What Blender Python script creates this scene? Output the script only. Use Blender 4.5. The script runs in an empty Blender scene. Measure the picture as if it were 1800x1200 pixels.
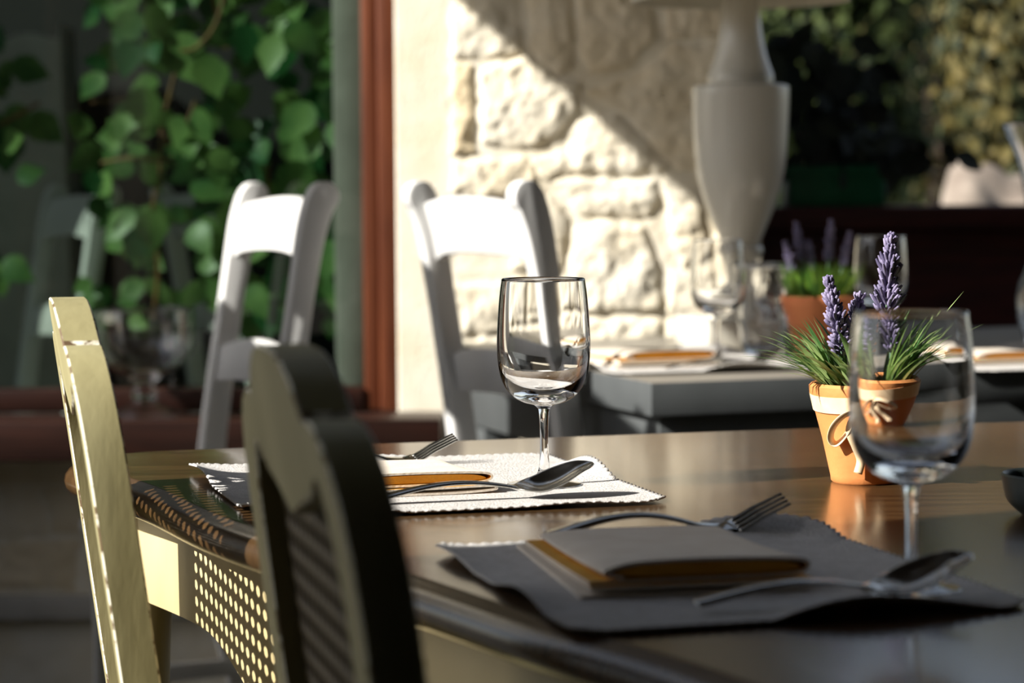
import bpy, bmesh, math, random
import numpy as np
from mathutils import Vector, Matrix

random.seed(7)
rng = np.random.default_rng(11)
PI = math.pi
SC = bpy.context.scene
COL = SC.collection

# ------------------------------------------------------------------ camera
CAM = Vector((0.0, 0.0, 1.046))
PITCH = math.atan(278 / 4250)
ROLL = math.radians(-0.4)
cam = bpy.data.cameras.new('camera')
cam.lens = 85.0
cam.sensor_width = 36.0
cam.clip_start = 0.05
cam.clip_end = 200
cam.dof.use_dof = True
cam.dof.focus_distance = 2.36
cam.dof.aperture_fstop = 5.0
cam.dof.aperture_blades = 0
camo = bpy.data.objects.new('camera', cam)
COL.objects.link(camo)
camo.matrix_world = Matrix.Translation(CAM) @ Matrix.Rotation(PI / 2 - PITCH, 4, 'X') @ Matrix.Rotation(ROLL, 4, 'Z')
SC.camera = camo
CM = camo.matrix_world.to_3x3()

def at(px, py, y=None, z=None):
    """world point on the line of sight through a photo pixel, at a given depth y or height z"""
    v = CM @ Vector(((px - 900) / 4250, -(py - 600) / 4250, -1.0))
    k = (y - CAM.y) / v.y if y is not None else (z - CAM.z) / v.z
    return CAM + v * k

# ------------------------------------------------------------------ light, sky, exposure
SUN_EL = math.radians(33)
SUN = Vector((-0.91 * math.cos(SUN_EL), -0.41 * math.cos(SUN_EL), math.sin(SUN_EL))).normalized()
sd = bpy.data.lights.new('sun', 'SUN')
sd.energy = 10.0
sd.angle = math.radians(0.55)
sd.color = (1.0, 0.965, 0.89)
so = bpy.data.objects.new('sun', sd)
COL.objects.link(so)
so.rotation_euler = SUN.to_track_quat('Z', 'Y').to_euler()
so.location = SUN * 20

w = bpy.data.worlds.new('sky')
SC.world = w
w.use_nodes = True
nt = w.node_tree
bg = nt.nodes['Background']
sky = nt.nodes.new('ShaderNodeTexSky')
sky.sky_type = 'NISHITA'
sky.sun_disc = False
sky.sun_elevation = SUN_EL
sky.sun_rotation = math.atan2(SUN.x, SUN.y)
hsv = nt.nodes.new('ShaderNodeHueSaturation')
hsv.inputs['Saturation'].default_value = 0.55
nt.links.new(sky.outputs[0], hsv.inputs['Color'])
nt.links.new(hsv.outputs[0], bg.inputs[0])
bg.inputs[1].default_value = 0.15

SC.view_settings.view_transform = 'Standard'
SC.view_settings.look = 'None'
SC.view_settings.exposure = 0.0
SC.view_settings.gamma = 1.0
SC.view_settings.use_curve_mapping = False
cy = SC.cycles
cy.max_bounces = 14
cy.transmission_bounces = 12
cy.transparent_max_bounces = 24
cy.glossy_bounces = 6
cy.diffuse_bounces = 4
cy.sample_clamp_indirect = 12.0
cy.blur_glossy = 0.6
cy.caustics_reflective = False
cy.caustics_refractive = True
cy.use_denoising = True

# ------------------------------------------------------------------ materials
MATS = {}

def lin(c):
    return tuple(((v / 255) / 12.92 if v / 255 <= 0.04045 else ((v / 255 + 0.055) / 1.055) ** 2.4) for v in c) + (1.0,)

def mat(name, rgb, rough=0.5, rgb2=None, scale=8.0, stretch=(1, 1, 1), bump=0.0, bscale=None, metal=0.0,
        coat=0.0, detail=6.0, lo=0.35, hi=0.65, spec=0.5, island=None, sub=0.0, transl=0.0, rot=0.0):
    if name in MATS:
        return MATS[name]
    m = bpy.data.materials.new(name)
    m.use_nodes = True
    t = m.node_tree
    N = t.nodes
    L = t.links
    b = N['Principled BSDF']
    b.inputs['Roughness'].default_value = rough
    b.inputs['Metallic'].default_value = metal
    b.inputs['Coat Weight'].default_value = coat
    b.inputs['Coat Roughness'].default_value = 0.12
    b.inputs['Specular IOR Level'].default_value = spec
    b.inputs['Subsurface Weight'].default_value = sub
    c1 = lin(rgb)
    b.inputs['Base Color'].default_value = c1
    tc = N.new('ShaderNodeTexCoord')
    mp = N.new('ShaderNodeMapping')
    mp.inputs['Scale'].default_value = stretch
    mp.inputs['Rotation'].default_value = (0, 0, rot)
    L.new(tc.outputs['Object'], mp.inputs[0])
    if rgb2 is not None:
        nz = N.new('ShaderNodeTexNoise')
        nz.inputs['Scale'].default_value = scale
        nz.inputs['Detail'].default_value = detail
        L.new(mp.outputs[0], nz.inputs[0])
        rp = N.new('ShaderNodeValToRGB')
        rp.color_ramp.elements[0].position = lo
        rp.color_ramp.elements[1].position = hi
        rp.color_ramp.elements[0].color = c1
        rp.color_ramp.elements[1].color = lin(rgb2)
        if island:
            gi = N.new('ShaderNodeNewGeometry')
            mx = N.new('ShaderNodeMath'); mx.operation = 'MULTIPLY_ADD'
            L.new(gi.outputs['Random Per Island'], mx.inputs[0])
            mx.inputs[1].default_value = island
            sbt = N.new('ShaderNodeMath'); sbt.operation = 'SUBTRACT'
            L.new(nz.outputs[0], sbt.inputs[0]); sbt.inputs[1].default_value = island / 2
            L.new(sbt.outputs[0], mx.inputs[2])
            L.new(mx.outputs[0], rp.inputs[0])
        else:
            L.new(nz.outputs[0], rp.inputs[0])
        L.new(rp.outputs[0], b.inputs['Base Color'])
    if bump:
        nb = N.new('ShaderNodeTexNoise')
        nb.inputs['Scale'].default_value = bscale or scale * 4
        nb.inputs['Detail'].default_value = 6
        L.new(mp.outputs[0], nb.inputs[0])
        bp = N.new('ShaderNodeBump')
        bp.inputs['Strength'].default_value = bump
        bp.inputs['Distance'].default_value = 0.004
        L.new(nb.outputs[0], bp.inputs['Height'])
        L.new(bp.outputs[0], b.inputs['Normal'])
    if transl:
        tr = N.new('ShaderNodeBsdfTranslucent')
        mixs = N.new('ShaderNodeMixShader')
        mixs.inputs[0].default_value = transl
        src = b.inputs['Base Color']
        if src.is_linked:
            L.new(src.links[0].from_socket, tr.inputs[0])
        else:
            tr.inputs[0].default_value = c1
        L.new(b.outputs[0], mixs.inputs[1])
        L.new(tr.outputs[0], mixs.inputs[2])
        L.new(mixs.outputs[0], N['Material Output'].inputs[0])
    MATS[name] = m
    return m

def glass_mat(name, tint=(1, 1, 1), rough=0.0, clear=0.0, bump=0.0, bscale=40, ior=1.5):
    if name in MATS:
        return MATS[name]
    m = bpy.data.materials.new(name)
    m.use_nodes = True
    t = m.node_tree
    N = t.nodes
    L = t.links
    N.remove(N['Principled BSDF'])
    g = N.new('ShaderNodeBsdfGlass')
    g.inputs['Color'].default_value = (*tint, 1)
    g.inputs['Roughness'].default_value = rough
    g.inputs['IOR'].default_value = ior
    if bump:
        tc = N.new('ShaderNodeTexCoord')
        nb = N.new('ShaderNodeTexVoronoi')
        nb.inputs['Scale'].default_value = bscale
        mp = N.new('ShaderNodeMapping'); mp.inputs['Scale'].default_value = (1, 1, 0.5)
        L.new(tc.outputs['Object'], mp.inputs[0]); L.new(mp.outputs[0], nb.inputs[0])
        bp = N.new('ShaderNodeBump'); bp.inputs['Strength'].default_value = bump
        bp.inputs['Distance'].default_value = 0.004
        L.new(nb.outputs[0], bp.inputs['Height']); L.new(bp.outputs[0], g.inputs['Normal'])
    tr = N.new('ShaderNodeBsdfTransparent')
    mx = N.new('ShaderNodeMixShader')
    mx.inputs[0].default_value = clear
    L.new(g.outputs[0], mx.inputs[1])
    L.new(tr.outputs[0], mx.inputs[2])
    L.new(mx.outputs[0], N['Material Output'].inputs[0])
    MATS[name] = m
    return m

def pane_mat(name, tint):
    m = bpy.data.materials.new(name)
    m.use_nodes = True
    N = m.node_tree.nodes
    L = m.node_tree.links
    N.remove(N['Principled BSDF'])
    tr = N.new('ShaderNodeBsdfTransparent'); tr.inputs[0].default_value = (*tint, 1)
    gl = N.new('ShaderNodeBsdfGlossy'); gl.inputs['Roughness'].default_value = 0.0
    lw = N.new('ShaderNodeLayerWeight')
    pw = N.new('ShaderNodeMath'); pw.operation = 'POWER'; pw.inputs[1].default_value = 5.0
    L.new(lw.outputs['Facing'], pw.inputs[0])
    fr = N.new('ShaderNodeMath'); fr.operation = 'MULTIPLY_ADD'; fr.inputs[1].default_value = 0.93; fr.inputs[2].default_value = 0.07
    L.new(pw.outputs[0], fr.inputs[0])
    mx = N.new('ShaderNodeMixShader')
    L.new(fr.outputs[0], mx.inputs[0]); L.new(tr.outputs[0], mx.inputs[1]); L.new(gl.outputs[0], mx.inputs[2])
    L.new(mx.outputs[0], N['Material Output'].inputs[0])
    return m

# ------------------------------------------------------------------ mesh helpers
class MB:
    def __init__(s):
        s.v = []; s.f = []; s.mi = []
    def add(s, vs, fs, mi=0, M=None):
        o = len(s.v)
        if M is not None:
            vs = [M @ Vector(p) for p in vs]
        s.v += [tuple(p) for p in vs]
        s.f += [tuple(i + o for i in f) for f in fs]
        s.mi += [mi] * len(fs)
        return s
    def box(s, x0, x1, y0, y1, z0, z1, M=None, mi=0):
        vs = [(x, y, z) for z in (z0, z1) for y in (y0, y1) for x in (x0, x1)]
        return s.add(vs, [(0, 2, 3, 1), (4, 5, 7, 6), (0, 1, 5, 4), (2, 6, 7, 3), (0, 4, 6, 2), (1, 3, 7, 5)], mi, M)
    def lathe(s, prof, n=48, M=None, mi=0, closed=False, cap0=False, cap1=False):
        vs = []
        for r, z in prof:
            for k in range(n):
                a = 2 * PI * k / n
                vs.append((r * math.cos(a), r * math.sin(a), z))
        fs = []
        m = len(prof)
        for i in range(m if closed else m - 1):
            j = (i + 1) % m
            for k in range(n):
                q = (k + 1) % n
                fs.append((i * n + k, i * n + q, j * n + q, j * n + k))
        if cap0: fs.append(tuple(reversed(range(n))))
        if cap1: fs.append(tuple((m - 1) * n + k for k in range(n)))
        return s.add(vs, fs, mi, M)
    def tube(s, path, rad, n=8, mi=0, cap=True, sx=1.0):
        P = [Vector(p) for p in path]
        if not hasattr(rad, '__len__'): rad = [rad] * len(P)
        vs = []; fs = []
        up = Vector((0, 0, 1))
        t0 = (P[1] - P[0]).normalized()
        if abs(t0.dot(up)) > 0.95: up = Vector((0, 1, 0))
        u = t0.cross(up).normalized()
        for i, p in enumerate(P):
            t = (P[min(i + 1, len(P) - 1)] - P[max(i - 1, 0)]).normalized()
            u = (u - t * u.dot(t)).normalized()
            vv = t.cross(u)
            for k in range(n):
                a = 2 * PI * k / n
                vs.append(p + (u * math.cos(a) * sx + vv * math.sin(a)) * rad[i])
        for i in range(len(P) - 1):
            for k in range(n):
                q = (k + 1) % n
                fs.append((i * n + k, i * n + q, (i + 1) * n + q, (i + 1) * n + k))
        if cap:
            fs.append(tuple(reversed(range(n)))); fs.append(tuple((len(P) - 1) * n + k for k in range(n)))
        return s.add(vs, fs, mi)
    def prism(s, pts, h0, h1, axis='z', mi=0, M=None):
        """outline of 2D points extruded from h0 to h1 along an axis"""
        def q(p, h):
            return (p[0], p[1], h) if axis == 'z' else ((p[0], h, p[1]) if axis == 'y' else (h, p[0], p[1]))
        n = len(pts)
        vs = [q(p, h0) for p in pts] + [q(p, h1) for p in pts]
        fs = [(i, (i + 1) % n, n + (i + 1) % n, n + i) for i in range(n)]
        fs += [tuple(reversed(range(n))), tuple(range(n, 2 * n))]
        return s.add(vs, fs, mi, M)
    def grid(s, fn, nu, nv, mi=0, wrap=False):
        vs = [fn(i, j) for j in range(nv) for i in range(nu)]
        fs = []
        for j in range(nv - 1):
            for i in range(nu - 1 if not wrap else nu):
                k = (i + 1) % nu
                fs.append((j * nu + i, j * nu + k, (j + 1) * nu + k, (j + 1) * nu + i))
        return s.add(vs, fs, mi)
    def build(s, name, mats, parent=None, smooth=40, bevel=0.0, seg=2, loc=None, weld=True, subd=0, solid=0.0, off=0.0, recalc=True):
        me = bpy.data.meshes.new(name)
        me.from_pydata(s.v, [], s.f)
        bm = bmesh.new(); bm.from_mesh(me)
        for f, mi in zip(bm.faces, s.mi): f.material_index = mi
        if weld:
            bmesh.ops.remove_doubles(bm, verts=bm.verts, dist=1e-6)
        if recalc: bmesh.ops.recalc_face_normals(bm, faces=bm.faces)
        if bevel:
            ed = [e for e in bm.edges if len(e.link_faces) == 2 and e.calc_face_angle(0) > math.radians(35)]
            bmesh.ops.bevel(bm, geom=ed, offset=bevel, segments=seg, profile=0.5, affect='EDGES', clamp_overlap=True)
        if smooth:
            for f in bm.faces: f.smooth = True
            for e in bm.edges:
                if len(e.link_faces) == 2 and e.calc_face_angle(0) > math.radians(smooth): e.smooth = False
        bm.to_mesh(me); bm.free()
        for m in (mats if isinstance(mats, (list, tuple)) else [mats]): me.materials.append(m)
        o = bpy.data.objects.new(name, me)
        COL.objects.link(o)
        if parent is not None: o.parent = parent
        if loc is not None: o.location = loc
        if solid:
            md = o.modifiers.new('thickness', 'SOLIDIFY'); md.thickness = solid; md.offset = off
        if subd:
            md = o.modifiers.new('round', 'SUBSURF'); md.levels = subd; md.render_levels = subd
        return o

def tag(o, label, cat, group=None):
    o['label'] = label; o['category'] = cat
    if group: o['group'] = group
    return o

def thing(name, label, cat, loc=(0, 0, 0), rz=0.0, group=None):
    o = bpy.data.objects.new(name, None)
    o.empty_display_size = 0.05
    COL.objects.link(o)
    o.location = loc; o.rotation_euler = (0, 0, rz)
    return tag(o, label, cat, group)

def structure(o):
    o['kind'] = 'structure'
    return o

def dup(root, loc, rz=0.0, label=None, scale=None, group=None):
    r = root.copy(); COL.objects.link(r)
    r.location = loc; r.rotation_euler = (0, 0, rz)
    if scale: r.scale = (scale,) * 3
    if label: r['label'] = label
    if group: r['group'] = group
    def kids(a, b):
        for ch in list(a.children):
            if ch == r: continue
            c = ch.copy(); COL.objects.link(c); c.parent = b
            kids(ch, c)
    kids(root, r)
    return r

def smooth_closed(pts, n=8):
    """Catmull-Rom through a closed list of 2D points"""
    out = []
    m = len(pts)
    for i in range(m):
        p0, p1, p2, p3 = (np.array(pts[(i + k - 1) % m]) for k in range(4))
        for j in range(n):
            t = j / n
            out.append(tuple(0.5 * (2 * p1 + (p2 - p0) * t + (2 * p0 - 5 * p1 + 4 * p2 - p3) * t * t + (3 * p1 - p0 - 3 * p2 + p3) * t ** 3)))
    return out

def smooth_open(pts, n=8):
    out = []
    m = len(pts)
    for i in range(m - 1):
        p0, p1, p2, p3 = (np.array(pts[min(max(i + k - 1, 0), m - 1)], float) for k in range(4))
        for j in range(n):
            t = j / n
            out.append(tuple(0.5 * (2 * p1 + (p2 - p0) * t + (2 * p0 - 5 * p1 + 4 * p2 - p3) * t * t + (3 * p1 - p0 - 3 * p2 + p3) * t ** 3)))
    out.append(tuple(float(a) for a in pts[-1]))
    return out

def vnoise(X, Z, cell, seed):
    """value noise on arrays"""
    r = np.random.default_rng(seed)
    T = r.random((256, 256))
    a = X / cell; b = Z / cell
    i = np.floor(a).astype(int); j = np.floor(b).astype(int)
    fa = a - i; fb = b - j
    fa = fa * fa * (3 - 2 * fa); fb = fb * fb * (3 - 2 * fb)
    g = lambda p, q: T[p % 256, q % 256]
    return (g(i, j) * (1 - fa) + g(i + 1, j) * fa) * (1 - fb) + (g(i, j + 1) * (1 - fa) + g(i + 1, j + 1) * fa) * fb

def poly_sd(X, Z, poly):
    """signed distance, positive inside a polygon"""
    d = np.full(X.shape, 1e9)
    ins = np.zeros(X.shape, bool)
    n = len(poly)
    for i in range(n):
        ax, az = poly[i]; bx, bz = poly[(i + 1) % n]
        ex, ez = bx - ax, bz - az
        t = np.clip(((X - ax) * ex + (Z - az) * ez) / (ex * ex + ez * ez + 1e-12), 0, 1)
        d = np.minimum(d, np.hypot(X - ax - t * ex, Z - az - t * ez))
        c = ((az > Z) != (bz > Z)) & (X < (bx - ax) * (Z - az) / (bz - az + 1e-12) + ax)
        ins ^= c
    return np.where(ins, d, -d)

# ------------------------------------------------------------------ palette
M_WHITE = mat('white_paint', (222, 221, 220), 0.45, (212, 211, 209), 6, bump=0.05, bscale=60)
M_CREAM = mat('worn_cream_paint', (164, 156, 116), 0.5, (138, 129, 90), 9, (1, 1, 0.25), bump=0.25, bscale=50)
M_CREAMSIDE = mat('cream_table_paint', (206, 188, 144), 0.5, (192, 174, 128), 9, (1, 1, 0.4), bump=0.1, bscale=50)
M_CHIP = mat('chipped_edge_wood', (92, 70, 45), 0.7, (232, 226, 206), 60, lo=0.42, hi=0.5)
M_CANE = mat('cane', (92, 78, 52), 0.55, (74, 61, 38), 80)
M_WOOD = mat('dark_varnished_wood', (58, 41, 24), 0.22, (86, 63, 38), 5, (1.2, 14, 1), bump=0.06, bscale=22, coat=0.35, rot=math.radians(-16), lo=0.3, hi=0.7)
M_LINEN = mat('white_linen', (206, 202, 198), 0.85, (192, 188, 183), 90, bump=0.5, bscale=420)
M_NAPKIN = mat('cream_napkin_cloth', (236, 224, 208), 0.8, (228, 214, 196), 40, bump=0.2, bscale=300)
M_ORANGE = mat('orange_napkin_cloth', (232, 174, 62), 0.8, (224, 160, 50), 40, bump=0.2, bscale=300)
M_STEEL = mat('polished_steel', (196, 194, 188), 0.14, metal=1.0)
M_TERRA = mat('terracotta', (222, 146, 84), 0.75, (206, 126, 66), 14, bump=0.15, bscale=120)
M_TERRA2 = mat('orange_terracotta', (180, 108, 64), 0.75, (164, 92, 52), 14, bump=0.15, bscale=120)
M_RIBBON = mat('cream_ribbon', (240, 214, 178), 0.7, (230, 200, 160), 60)
M_BLADE = mat('lavender_leaf', (74, 118, 62), 0.5, (178, 200, 130), 30, island=0.7, transl=0.25, lo=0.25, hi=0.75)
M_BLADE2 = mat('grass_leaf', (58, 100, 28), 0.5, (120, 150, 50), 30, island=0.7, transl=0.25, lo=0.25, hi=0.75)
M_BUD = mat('lavender_bud', (92, 84, 116), 0.7, (144, 134, 164), 60, island=0.6, lo=0.25, hi=0.75)
M_STEM = mat('green_stem', (104, 132, 104), 0.6)
M_MOSS = mat('dry_moss', (72, 74, 36), 0.9, (116, 104, 58), 90)
M_GLASS = glass_mat('clear_glass')
M_GLASST = glass_mat('textured_glass', bump=0.7, bscale=60)
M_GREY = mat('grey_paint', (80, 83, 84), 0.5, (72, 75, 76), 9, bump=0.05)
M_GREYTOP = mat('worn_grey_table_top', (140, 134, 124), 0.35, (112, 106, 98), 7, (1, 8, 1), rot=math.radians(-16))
M_CERAMIC = mat('white_ceramic', (226, 222, 210), 0.18, (220, 214, 200), 4)
M_SHADE = mat('white_lamp_shade', (232, 226, 210), 0.8, bump=0.1, bscale=200)
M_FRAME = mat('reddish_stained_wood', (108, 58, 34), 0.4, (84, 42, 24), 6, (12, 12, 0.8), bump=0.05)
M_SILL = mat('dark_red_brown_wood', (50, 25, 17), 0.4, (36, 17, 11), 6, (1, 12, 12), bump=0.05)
M_FLOOR = mat('slate_floor', (50, 48, 44), 0.8, (38, 37, 34), 3, bump=0.2)
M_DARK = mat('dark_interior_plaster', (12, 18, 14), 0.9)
M_PLASTER = mat('grey_plaster', (190, 186, 178), 0.9, (170, 166, 158), 8, bump=0.3, bscale=40)
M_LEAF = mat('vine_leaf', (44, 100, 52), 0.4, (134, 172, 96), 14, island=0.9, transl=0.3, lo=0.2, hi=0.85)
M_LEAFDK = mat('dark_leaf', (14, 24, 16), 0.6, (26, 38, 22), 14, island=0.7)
M_TWIG = mat('vine_twig', (150, 116, 58), 0.6, (110, 74, 44), 20)
M_BARK = mat('bark', (60, 46, 34), 0.9, (40, 30, 22), 20, bump=0.5)
M_TREE = mat('autumn_leaf', (36, 48, 20), 0.7, (104, 92, 42), 3, island=0.9, lo=0.2, hi=0.9, transl=0.2)
M_TREE2 = mat('green_leaf', (28, 46, 20), 0.7, (84, 98, 44), 3, island=0.9, lo=0.2, hi=0.9, transl=0.2)
M_BROWN = mat('dark_stained_planks', (84, 26, 20), 0.6, (58, 18, 15), 6, (1, 1, 12))
M_GREEN = mat('dark_green_paint', (26, 122, 78), 0.5, (20, 104, 66), 10)
M_ROCK = mat('pale_limestone', (150, 138, 126), 0.9, (120, 108, 98), 6, bump=0.5, bscale=20)
M_CANVAS = mat('cream_canvas', (150, 140, 116), 0.9)
M_TRELLIS = mat('weathered_wood', (120, 100, 76), 0.8, (96, 78, 56), 8, (1, 1, 10))

# ------------------------------------------------------------------ setting
WY = 4.90      # plane of the house wall
structure(MB().box(-8, 10, -6, 16, -0.1, 0.0).build('floor', M_FLOOR))

def wall_material():
    m = mat('limestone_wall', (244, 236, 218), 0.92, (236, 222, 194), 9, bump=0.5, bscale=110, lo=0.4, hi=0.75)
    N = m.node_tree.nodes; L = m.node_tree.links
    b = N['Principled BSDF']
    at_ = N.new('ShaderNodeAttribute'); at_.attribute_name = 'stone'
    mx = N.new('ShaderNodeMix'); mx.data_type = 'RGBA'; mx.blend_type = 'MULTIPLY'
    L.new(at_.outputs['Fac'], mx.inputs['Factor'])
    src = b.inputs['Base Color'].links[0].from_socket
    L.new(src, mx.inputs['A'])
    mx.inputs['B'].default_value = (0.84, 0.72, 0.52, 1)
    L.new(mx.outputs['Result'], b.inputs['Base Color'])
    return m
M_WALL = wall_material()

def stone_wall(name, x0, x1, z0, z1, step, stones, depth=0.3, y=WY, amp=0.0095, flat=None, rough=1.0):
    nx = int((x1 - x0) / step) + 1; nz = int((z1 - z0) / step) + 1
    xs = np.linspace(x0, x1, nx); zs = np.linspace(z0, z1, nz)
    X, Z = np.meshgrid(xs, zs)
    wx = X + 0.010 * (vnoise(X, Z, 0.03, 1) - .5) + 0.004 * (vnoise(X, Z, 0.009, 2) - .5)
    wz = Z + 0.010 * (vnoise(X, Z, 0.03, 3) - .5) + 0.004 * (vnoise(X, Z, 0.009, 4) - .5)
    H = np.zeros(X.shape); T = np.zeros(X.shape); S = np.zeros(X.shape)
    for poly, h, tint in stones:
        d = poly_sd(wx, wz, poly)
        k = np.clip(d / 0.010, 0, 1); k = np.sqrt(k * (2 - k))
        dome = np.clip(d / 0.05, 0, 1)
        hh = k * amp * h * (0.75 + 0.5 * dome)
        H = np.maximum(H, hh); T = np.where(d > 0, tint, T); S = np.maximum(S, k)
    n = (vnoise(X, Z, 0.06, 5) - .5) * 0.008 + (vnoise(X, Z, 0.024, 6) - .5) * 0.006 + (vnoise(X, Z, 0.011, 7) - .5) * 0.0036
    H = H + n * rough * (0.35 + 0.65 * S)
    if flat is not None:
        H = H * np.clip((X - flat) / 0.02, 0.12, 1)
    me = bpy.data.meshes.new(name)
    vs = np.stack([X, y - H, Z], -1).reshape(-1, 3)
    idx = np.arange(nx * nz).reshape(nz, nx)
    F = np.stack([idx[:-1, :-1], idx[:-1, 1:], idx[1:, 1:], idx[1:, :-1]], -1).reshape(-1, 4)
    # sides and back close the slab
    base = len(vs)
    back = np.array([[x0, y + depth, z0], [x1, y + depth, z0], [x1, y + depth, z1], [x0, y + depth, z1]])
    vs = np.vstack([vs, back])
    faces = [tuple(f) for f in F.tolist()]
    faces += [tuple(idx[0, :].tolist()[::-1] + [base, base + 1]), tuple(idx[-1, :].tolist() + [base + 2, base + 3]),
              tuple(idx[:, 0].tolist() + [base + 3, base]), tuple(idx[:, -1].tolist()[::-1] + [base + 1, base + 2]),
              (base + 1, base, base + 3, base + 2)]
    me.from_pydata(vs.tolist(), [], faces)
    a = me.attributes.new('stone', 'FLOAT', 'POINT')
    a.data.foreach_set('value', np.concatenate([T.reshape(-1), np.zeros(4)]).astype(np.float32))
    me.polygons.foreach_set('use_smooth', [True] * len(F) + [False] * 5)
    me.materials.append(M_WALL)
    me.update()
    o = bpy.data.objects.new(name, me); COL.objects.link(o)
    return structure(o)

def W(*pts):
    return [(lambda p: (p.x, p.z))(at(a, b, y=WY)) for a, b in pts]

STONES = [
    (W((790, -60), (905, -60), (915, 90), (880, 100), (845, 108), (790, 106)), 0.9, 0.05),
    (W((793, 112), (832, 116), (833, 266), (795, 272)), 1.0, 0.75),
    (W((845, 126), (925, 96), (985, 140), (1020, 146), (1012, 205), (985, 245), (920, 262), (846, 250)), 1.25, 0.06),
    (W((795, 284), (925, 276), (938, 300), (940, 345), (870, 350), (796, 335)), 0.7, 0.25),
    (W((930, 280), (995, 265), (1000, 296), (965, 320), (945, 312)), 0.8, 0.1),
    (W((905, 335), (955, 330), (1000, 378), (1000, 450), (985, 485), (900, 470)), 0.9, 0.12),
    (W((975, 318), (1150, 316), (1158, 350), (1140, 384), (1060, 380), (1010, 372)), 1.1, 0.08),
    (W((1008, 398), (1060, 384), (1130, 400), (1160, 470), (1160, 548), (1020, 552), (1003, 470)), 1.1, 0.05),
    (W((1020, 562), (1160, 560), (1165, 640), (1020, 640)), 0.8, 0.05),
    (W((1170, 330), (1230, 350), (1245, 440), (1200, 470), (1180, 440)), 1.0, 0.1),
    (W((1176, 470), (1250, 478), (1260, 620), (1172, 620)), 0.9, 0.1),
    (W((1010, 215), (1080, 200), (1180, 290), (1150, 306), (990, 306)), 0.9, 0.1),
    (W((925, -60), (1005, -60), (1005, 120), (985, 130), (930, 85)), 1.1, 0.3),
    (W((1015, -60), (1140, -60), (1150, 70), (1100, 120), (1040, 132), (1018, 100)), 1.2, 0.35),
    (W((1160, -60), (1300, -60), (1290, 60), (1170, 70)), 0.8, 0.35),
    (W((1030, 160), (1120, 128), (1180, 84), (1300, 76), (1290, 290), (1195, 300), (1085, 192)), 1.0, 0.35),
    (W((790, 500), (900, 500), (895, 585), (792, 590)), 0.7, 0.1),
    (W((900, 492), (1000, 490), (1010, 570), (905, 580)), 0.8, 0.1),
    (W((790, 600), (1010, 592), (1010, 700), (790, 700)), 0.8, 0.1),
    (W((1260, 310), (1345, 310), (1345, 640), (1262, 640)), 0.8, 0.1),
]
zc = at(900, -66, y=WY).z
rs_ = random.Random(4)
while zc < 2.75:                                   # the courses above the picture's top edge
    hh_ = rs_.uniform(.13, .2); xc = at(790, 0, y=WY).x + rs_.uniform(0, .04)
    while xc < .47:
        wd_ = min(rs_.uniform(.12, .24), .495 - xc); g = lambda: rs_.uniform(-.014, .014)
        STONES.append(([(xc + .008 + g(), zc + .008 + g()), (xc + wd_ - .008 + g(), zc + .008 + g()), (xc + wd_ - .008 + g(), zc + hh_ - .008 + g()), (xc + .008 + g(), zc + hh_ - .008 + g())], rs_.uniform(.8, 1.2), rs_.uniform(.05, .35)))
        xc += wd_
    zc += hh_
stone_wall('wall_back', -0.232, 0.505, 0.0, 2.9, 0.0042, STONES, depth=0.55, flat=at(782, 300, y=WY).x)

# coursed stones below the window
low = []
zc = 0.225
for row, h in enumerate((0.11, 0.10, 0.10)):
    x = -2.9 + 0.07 * row
    while x < -0.25:
        wd = random.uniform(0.10, 0.2)
        j = lambda s=0.018: random.uniform(-s, s)
        low.append(([(x + .008 + j(), zc + .006 + j(.01)), (x + wd - .008 + j(), zc + .006 + j(.01)), (x + wd - .008 + j(), zc + h - .006 + j(.01)), (x + .008 + j(), zc + h - .006 + j(.01))], random.uniform(.7, 1.2), random.uniform(.2, .6)))
        x += wd
    zc += h
stone_wall('wall_back_left', -2.9, -0.232, 0.0, 0.53, 0.008, low, depth=0.15)
structure(MB().box(-2.9, -0.232, WY - 0.035, WY, 0.165, 0.215).build('trim_1', M_PLASTER, bevel=0.006))
structure(MB().box(-3.6, -2.9, WY, WY + 0.3, 0, 2.9).build('wall_back_far_left', M_WALL))
structure(MB().box(-2.9, -0.232, WY, WY + 0.3, 2.05, 2.9).build('wall_back_upper', M_WALL))

# the room behind the glass
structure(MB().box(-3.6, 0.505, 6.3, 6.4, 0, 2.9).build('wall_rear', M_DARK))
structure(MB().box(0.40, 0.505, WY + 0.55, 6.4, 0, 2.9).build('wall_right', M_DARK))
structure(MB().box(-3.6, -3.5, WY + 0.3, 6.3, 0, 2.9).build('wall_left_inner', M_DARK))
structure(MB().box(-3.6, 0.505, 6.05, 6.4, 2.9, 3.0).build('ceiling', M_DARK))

# window
win = structure(bpy.data.objects.new('window_1', None)); COL.objects.link(win)
win.location = (-0.9, WY, 0.585)
def wmb(fn, name, m, **k):
    o = fn(MB()).build(name, m, win, **k)
    o.matrix_parent_inverse = Matrix.Translation((0.9, -WY, -0.585))
    return o
def jamb(mb):
    for x0, x1, y0, y1 in ((-0.302, -0.268, WY + 0.018, WY + 0.07), (-0.269, -0.226, WY + 0.004, WY + 0.07)):
        mb.box(x0, x1, y0, y1, 0.585, 2.06)
    return mb
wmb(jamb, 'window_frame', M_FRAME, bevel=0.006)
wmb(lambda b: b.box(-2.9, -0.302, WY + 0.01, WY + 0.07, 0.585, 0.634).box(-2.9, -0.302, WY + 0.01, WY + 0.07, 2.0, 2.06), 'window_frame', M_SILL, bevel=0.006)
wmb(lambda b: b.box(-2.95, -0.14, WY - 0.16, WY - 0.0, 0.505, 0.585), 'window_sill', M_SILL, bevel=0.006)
wmb(lambda b: b.box(-0.362, -0.302, WY + 0.055, WY + 0.16, 0.60, 2.02), 'window_reveal', M_PLASTER, bevel=0.004)
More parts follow.
